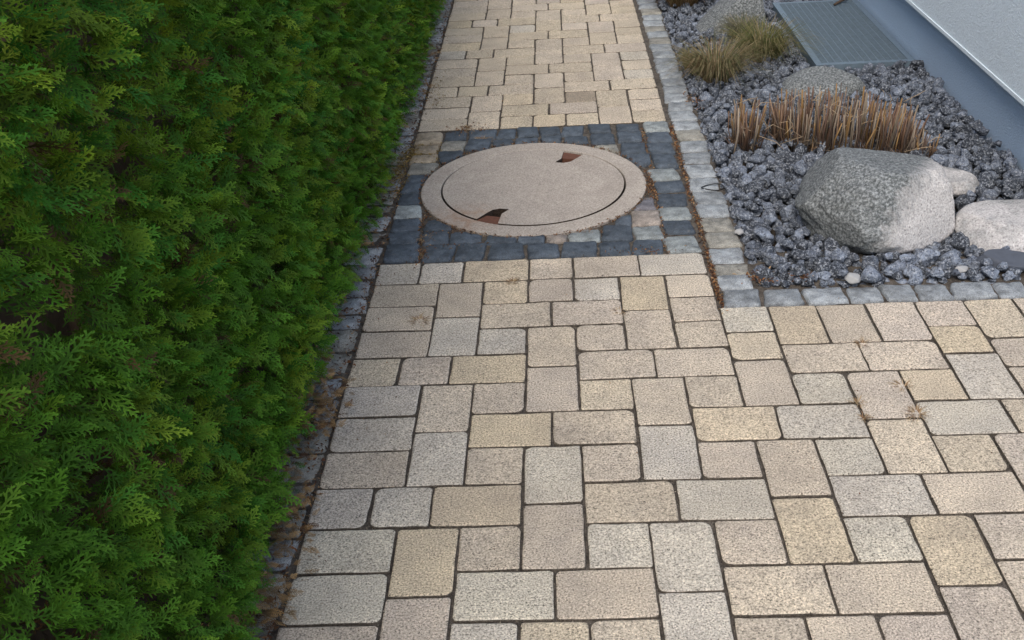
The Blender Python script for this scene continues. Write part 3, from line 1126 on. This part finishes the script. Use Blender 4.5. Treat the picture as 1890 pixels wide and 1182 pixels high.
# inner wood
bm = bmesh.new()
ny, nz = 150, 36
g = [[bm.verts.new((-0.40 + 0.05 * noise.noise(Vector((j * 0.3, i * 0.3, 5))) - HOFF[0], -3.05 + 9.3 * j / ny - HOFF[1], 1.78 * i / nz + 0.0)) for j in range(ny + 1)] for i in range(nz + 1)]
for i in range(nz):
    for j in range(ny):
        bm.faces.new((g[i][j], g[i][j + 1], g[i + 1][j + 1], g[i + 1][j]))
box(bm, -0.45, -0.12, -4.05, 5.25, 0.0, 1.75)
obj('inner_branches', bm_mesh('inner_branches', bm), M_BARK, hedge)


def tube(bm, pts, rads, n=6, cap=True):
    rows = []
    for i, p in enumerate(pts):
        p = Vector(p)
        d = (Vector(pts[min(i + 1, len(pts) - 1)]) - Vector(pts[max(i - 1, 0)])).normalized()
        a = d.orthogonal().normalized()
        b = d.cross(a)
        rows.append([bm.verts.new(p + (a * math.cos(2 * math.pi * k / n) + b * math.sin(2 * math.pi * k / n)) * rads[i]) for k in range(n)])
    for r_, s_ in zip(rows, rows[1:]):
        for k in range(n):
            bm.faces.new((r_[k], r_[(k + 1) % n], s_[(k + 1) % n], s_[k]))
    if cap:
        bm.faces.new(rows[-1])
        bm.faces.new(rows[0][::-1])


for i in range(18):
    y = -2.9 + 0.5 * i
    bm = bmesh.new()
    x = R(-0.33, -0.28)
    pts = [(x - HOFF[0] + R(-0.02, 0.02), y - HOFF[1] + R(-0.02, 0.02), zz) for zz in (0.0, 0.3, 0.7, 1.1, 1.5)]
    tube(bm, pts, [0.03, 0.025, 0.02, 0.015, 0.01])
    obj('trunk', bm_mesh('trunk', bm, True), M_BARK, hedge)

# ------------------------------------------------------------------ cut-back reed clumps
RCOL = [(0.21, 0.125, 0.08), (0.29, 0.195, 0.13), (0.17, 0.105, 0.075), (0.29, 0.235, 0.17), (0.32, 0.195, 0.08), (0.12, 0.08, 0.06), (0.36, 0.29, 0.22), (0.16, 0.12, 0.095)]


def stalk_obj(parent, x, y, h, r, lean, i):
    bm = bmesh.new()
    lx, ly = lean
    k = R(-0.012, 0.012)
    pts = [(x, y, -0.02), (x + lx * 0.45 + k, y + ly * 0.45, h * 0.48), (x + lx * 0.47 + k, y + ly * 0.47, h * 0.5), (x + lx, y + ly, h)]
    tube(bm, pts, [r, r * 0.92, r * 1.12, r * 0.8], 6)
    me = bm_mesh('stalk', bm, True)
    col = np.array(RCOL[i % len(RCOL)]) * R(0.75, 1.15)
    a = me.color_attributes.new('Col', 'FLOAT_COLOR', 'POINT')
    buf = np.ones((len(me.vertices), 4), dtype=np.float32)
    buf[:, :3] = col
    a.data.foreach_set('color', buf.ravel())
    return obj('stalk', me, M_DRY, parent)


def straw(x0, p1, r=0.0015, nm='straw', parent=None, col=(0.45, 0.34, 0.22)):
    bm = bmesh.new()
    a, b = Vector(x0), Vector(p1)
    mid = (a + b) / 2 + Vector((R(-0.02, 0.02), R(-0.02, 0.02), R(0, 0.02)))
    tube(bm, [a, mid, b], [r, r, r * 0.6], 5)
    me = bm_mesh(nm, bm, True)
    at = me.color_attributes.new('Col', 'FLOAT_COLOR', 'POINT')
    buf = np.ones((len(me.vertices), 4), dtype=np.float32)
    buf[:, :3] = col
    at.data.foreach_set('color', buf.ravel())
    return obj(nm, me, M_DRY, parent)


def reed_clump(label, cx, cy, ax, ay, n, hmax, shear=0.0):
    t = thing('cut_reed_clump', label, 'reed', (cx, cy, 0), 'cut back ornamental grass in the gravel bed')
    for i in range(n):
        while True:
            x, y = R(-1, 1), R(-1, 1)
            if x * x + y * y < 1:
                break
        if random.random() < 0.55:          # denser along the rim
            q = math.hypot(x, y) or 1
            f = R(0.8, 1.0) / q
            x, y = x * f, y * f
        h = hmax * (R(0.74, 1.04) if random.random() < 0.75 else R(0.4, 0.8)) * (1 - 0.22 * x * x)
        stalk_obj(t, x * ax, y * ay + shear * x * ax, h, R(0.0016, 0.0036), (x * 0.018 + R(-0.02, 0.02) + 0.006, y * 0.02 + R(-0.015, 0.015)), random.randrange(len(RCOL)))
    mb = Strips()
    cc = []
    for _ in range(n * 4):
        a_ = R(0, 6.283)
        q = math.sqrt(random.random()) * 1.1
        b = np.array((math.cos(a_) * q * ax, math.sin(a_) * q * ay + shear * math.cos(a_) * q * ax, R(0.0, 0.03)))
        e = b + np.array((R(-0.05, 0.05), R(-0.05, 0.05), R(-0.01, 0.07)))
        mb.tri(b, e, np.array((R(-1, 1), R(-1, 1), 0.3)), R(0.001, 0.003))
        cc += [np.array(random.choice(RCOL)) * R(0.4, 0.9)] * 3
    obj('dry_leaves', mesh_tris('dry_leaves', np.array(mb.V), np.array(mb.F), np.array(cc)), M_DRY, t, kind='stuff')
    for _ in range(max(3, n // 7)):
        a = Vector((R(-ax, ax), R(-ay, ay) - 0.02, R(0.02, hmax)))
        straw(a, a + Vector((R(-0.1, 0.1), R(-0.06, 0.03), R(-0.05, 0.05))), 0.0013, 'straw', t)
    return t


reed_clump('narrow orange brown clump of cut reed stalks left of the wide clump', 1.325, 0.875, 0.055, 0.05, 52, 0.19)
reed_clump('wide brown clump of cut reed stalks behind the big boulder', 1.675, 0.82, 0.25, 0.1, 290, 0.215, -0.42)
reed_clump('tiny clump of cut reed stalks at the right end behind the big boulder', 1.945, 0.665, 0.026, 0.025, 18, 0.115)
t = thing('single_reed', 'lone tall pale reed stalk standing before the narrow cut clump', 'reed', (1.262, 0.775, 0))
stalk_obj(t, 0, 0, 0.185, 0.004, (0.015, 0.02), 6)

# ------------------------------------------------------------------ grass tufts
def tuft(name, label, cat, loc, rad, h, n, cols, group=None, w=0.0016, flat=0.0):
    Vv = Strips()
    cc = []
    for i in range(n):
        a, q = R(0, 6.283), rad * 0.35 * math.sqrt(random.random())
        b = np.array((math.cos(a) * q, math.sin(a) * q, -0.005))
        L = h * R(0.55, 1.15)
        out = np.array((math.cos(a + R(-0.5, 0.5)), math.sin(a + R(-0.5, 0.5)), 0)) * rad * R(0.3, 1.1)
        p1 = b + out * 0.35 + np.array((0, 0, L * 0.62 * (1 - flat)))
        p2 = b + out * 0.8 + np.array((0, 0, L * 0.85 * (1 - flat)))
        p3 = b + out * 1.25 + np.array((0, 0, max(0.004, L * R(0.45, 0.9) * (1 - flat))))
        sd = np.array((-math.sin(a), math.cos(a), 0.0))
        if random.random() < 0.5:
            sd = np.array((1.0, 0, 0))
        Vv.quad(b, p1, sd, w * 0.6, w * 0.6)
        Vv.quad(p1, p2, sd, w * 0.6, w * 0.45)
        Vv.tri(p2, p3, sd, w * 0.45)
        c = np.array(random.choice(cols)) * R(0.7, 1.25)
        cc += [c] * 11
    me = mesh_tris('blades', np.array(Vv.V), np.array(Vv.F), np.array(cc))
    t = thing(name, label, cat, loc, group)
    obj('blades', me, M_DRY, t, kind='stuff')
    return t


GR = [(0.13, 0.13, 0.055), (0.19, 0.155, 0.08), (0.085, 0.1, 0.04), (0.3, 0.24, 0.14), (0.16, 0.1, 0.05)]
tuft('grass_tuft', 'brown green grass tuft leaning over the cobble edging beside the path', 'grass', (1.32, 1.66, 0), 0.2, 0.17, 900, GR, 'grass tufts in the gravel bed')
tuft('grass_tuft', 'green grass tuft between the wedge shaped boulder and the grate', 'grass', (1.57, 1.93, 0), 0.2, 0.17, 850, [(0.12, 0.13, 0.04), (0.17, 0.15, 0.06), (0.09, 0.1, 0.03), (0.24, 0.19, 0.1)], 'grass tufts in the gravel bed')
tuft('grass_tuft', 'withered reddish brown grass tuft at the far end of the bed', 'grass', (1.31, 2.93, 0), 0.19, 0.22, 1200, [(0.22, 0.13, 0.06), (0.14, 0.08, 0.035), (0.28, 0.19, 0.1), (0.12, 0.1, 0.04)], 'grass tufts in the gravel bed')
tuft('grass_tuft', 'small yellow green grass tuft touching the cobble edging', 'grass', (1.22, 1.80, 0), 0.06, 0.11, 260, [(0.2, 0.19, 0.06), (0.28, 0.22, 0.09), (0.14, 0.15, 0.05)], 'grass tufts in the gravel bed')
tuft('grass_tuft', 'grey green wispy tuft growing against the wedge shaped boulder', 'grass', (1.53, 2.27, 0), 0.11, 0.12, 420, [(0.17, 0.16, 0.11), (0.1, 0.11, 0.06), (0.25, 0.22, 0.16)], 'grass tufts in the gravel bed')

# dry weeds in the joints
DW = [(0.34, 0.24, 0.13), (0.42, 0.32, 0.2), (0.22, 0.13, 0.07)]
for (x, y, rad, n, lab) in ((1.462, -0.895, 0.028, 60, 'straw coloured dry weed tuft in a paving joint, the larger of its pair'),
                            (1.464, -0.775, 0.026, 22, 'thin spidery brown dry weed at a paving joint corner'),
                            (1.332, -0.84, 0.02, 24, 'faint dry weed on the paving above a brown filled joint'),
                            (1.33, -0.905, 0.018, 26, 'small brown dry weed at the corner of four pavers'),
                            (1.409, -0.565, 0.024, 26, 'dark brown curled dry leaf scrap on a paver corner'),
                            (0.437, -0.15, 0.022, 30, 'pale dry weed in the joint below the dark cobblestones'),
                            (0.76, -0.352, 0.02, 22, 'dry weed in the paving joint in line with the manhole'),
                            (0.17, -0.365, 0.03, 40, 'dried brown leaf sprig lying on a paver near the hedge'),
                            (0.12, 0.06, 0.03, 60, 'straw coloured weed between the dark cobbles near the hedge corner'),
                            (0.135, 0.17, 0.03, 60, 'pale dry weed between the dark cobbles beside the manhole ring'),
                            (0.283, 1.055, 0.035, 80, 'dry straw tuft between the dark cobbles beyond the manhole'),
                            (0.205, 1.2, 0.03, 60, 'reddish dry weed where path and dark cobbles meet')):
    tuft('dry_weed', lab, 'weed', (x, y, 0.0), rad * 1.05, 0.02, int(n * 1.3), DW, 'dry weeds in the paving joints', 0.0018, 0.45)

# ------------------------------------------------------------------ litter, moss
def flakes(name, spots, cols, label, cat, mat=M_DRY):
    V, F, Cc = [], [], []
    for (x, y, sx, sy, n, smin, smax, z0) in spots:
        for _ in range(n):
            px, py = x + random.gauss(0, sx), y + random.gauss(0, sy)
            if (Vector((px, py)) - RC).length < RR - 0.01:
                continue
            L, w = R(smin, smax), R(smin, smax) * 0.3
            rot = np.array(rotm(R(-0.6, 0.6), R(-0.6, 0.6), R(0, 6.28)))
            k = len(V)
            for q in ((-L, 0, 0), (0, -w, 0.0015), (L, 0, 0), (0, w, 0.0015)):
                V.append(rot @ np.array(q) + np.array((px, py, z0 + R(0, 0.006))))
            F += [(k, k + 1, k + 2), (k, k + 2, k + 3)]
            Cc += [np.array(random.choice(cols)) * R(0.6, 1.2)] * 4
    o = obj(name, mesh_tris(name, np.array(V), np.array(F), np.array(Cc)), mat, kind='stuff')
    o['label'] = label
    o['category'] = cat
    return o


BR = [(0.2, 0.085, 0.035), (0.3, 0.15, 0.06), (0.12, 0.05, 0.025), (0.38, 0.24, 0.12), (0.08, 0.045, 0.03)]
sp = [(1.062, y, 0.006, 0.03, 26, 0.003, 0.008, -0.006) for y in np.arange(-0.32, 1.15, 0.06)]
sp += [(1.063, y, 0.006, 0.05, 40, 0.003, 0.009, -0.004) for y in (-0.2, -0.12, -0.27)]
sp += [(1.2, -0.2, 0.022, 0.022, 130, 0.004, 0.01, 0.012), (1.31, -0.215, 0.02, 0.012, 40, 0.003, 0.007, 0.015), (1.19, 1.36, 0.025, 0.05, 90, 0.004, 0.01, 0.015)]
sp += [(-0.015, y, 0.012, 0.06, 26, 0.003, 0.009, -0.002) for y in np.arange(-2, 3.6, 0.12)]
sp += [(-0.1, y, 0.04, 0.06, 40, 0.003, 0.01, 0.0) for y in np.arange(-2, 3.6, 0.1)]
sp += [(0.94, y, 0.008, 0.03, 30, 0.003, 0.007, -0.006) for y in np.arange(0.02, 1.14, 0.08)]
sp += [(0.925, 0.53, 0.012, 0.06, 120, 0.003, 0.007, -0.002), (0.1, 0.31, 0.02, 0.05, 130, 0.003, 0.007, -0.002), (0.2, 0.22, 0.05, 0.012, 60, 0.002, 0.006, -0.002), (0.7, 0.19, 0.06, 0.02, 60, 0.002, 0.006, -0.002)]
sp += [(0.22, 1.17, 0.05, 0.03, 90, 0.003, 0.008, 0.002), (0.86, 0.02, 0.05, 0.015, 60, 0.003, 0.007, 0.002), (0.12, 0.05, 0.02, 0.05, 60, 0.003, 0.008, 0.0), (0.25, 0.11, 0.06, 0.01, 50, 0.002, 0.006, 0.0)]
sp += [(0.5, -0.7, 0.5, 0.6, 60, 0.001, 0.0035, 0.002), (0.3, 2.2, 0.3, 0.6, 60, 0.001, 0.004, 0.002), (1.5, -0.8, 0.3, 0.3, 40, 0.001, 0.003, 0.002), (0.1, -0.7, 0.07, 0.6, 90, 0.001, 0.004, 0.002)]
for k in range(64):
    a = 2 * math.pi * k / 64
    sp.append((RC.x + (RR + 0.008) * math.cos(a), RC.y + (RR + 0.008) * math.sin(a), 0.007, 0.007, int(R(6, 26)), 0.0015, 0.005, 0.0))
flakes('leaf_litter', sp, BR, 'brown leaf and needle litter along the joints and hedge foot', 'litter')
gs = []
for (x, y, w, d) in EDGES:
    for _ in range(26):
        t_ = R(-0.5, 0.5)
        if random.random() < 0.5:
            gs.append((x + t_ * w, y + random.choice((-1, 1)) * d / 2, 0.005, 0.003, 1, 0.0008, 0.0024, R(-0.006, 0.0012)))
        else:
            gs.append((x + random.choice((-1, 1)) * w / 2, y + t_ * d, 0.003, 0.005, 1, 0.0008, 0.0024, R(-0.006, 0.0012)))
flakes('joint_grit', gs, [(0.2, 0.17, 0.13), (0.1, 0.085, 0.065), (0.32, 0.28, 0.22), (0.06, 0.05, 0.04)], 'sandy grit and crumbs in the paving joints', 'grit')
MS = [(0.24, 0.16, 0.04), (0.32, 0.22, 0.07), (0.18, 0.13, 0.03), (0.4, 0.3, 0.13)]
flakes('dry_moss', [(0.03, 0.92, 0.045, 0.06, 1100, 0.002, 0.006, 0.0), (-0.03, 0.75, 0.02, 0.1, 520, 0.002, 0.006, 0.0), (0.01, 0.6, 0.012, 0.08, 120, 0.002, 0.006, -0.002), (0.05, 1.55, 0.03, 0.06, 90, 0.002, 0.005, 0.001), (0.02, 1.75, 0.02, 0.1, 90, 0.002, 0.005, 0.001)], MS, 'yellow brown dry moss over the cobbles beside the manhole ring', 'moss')

# thin black loop on the edging
bm = bmesh.new()
lp = [(0.038 * math.cos(a) * 1.05, 0.026 * math.sin(a), 0.003 * math.sin(2 * a)) for a in np.linspace(0, 2 * math.pi, 25)]
tube(bm, lp, [0.0022] * 25, 6)
thing('rubber_loop', 'thin black rubber loop lying on the cobble edging beside the gravel', 'loop', (1.145, 0.482, 0.007), None, bm_mesh('rubber_loop', bm, True), M_RUBBER)
bm = bmesh.new()
tube(bm, [(-0.06, -0.05, 0.004), (-0.01, 0.0, 0.012), (0.05, 0.06, 0.006)], [0.006, 0.008, 0.005], 7)
tube(bm, [(-0.01, 0.0, 0.012), (0.03, -0.01, 0.02)], [0.005, 0.003], 6)
thing('twig', 'dark forked twig on the far corner of the steel grate', 'twig', (2.15, 2.76, 0.024), None, bm_mesh('twig', bm, True), M_BARK)
bm = bmesh.new()
tube(bm, [(0, 0, 0.003), (0.05, 0.045, 0.01), (0.11, 0.09, 0.004)], [0.003, 0.003, 0.0025], 6)
me = bm_mesh('pale_stick', bm, True)
thing('stick', 'pale broken stick poking out from under the hedge', 'stick', (-0.13, 1.33, 0.005), None, me, mat_plain('pale_wood', (0.42, 0.36, 0.3)))
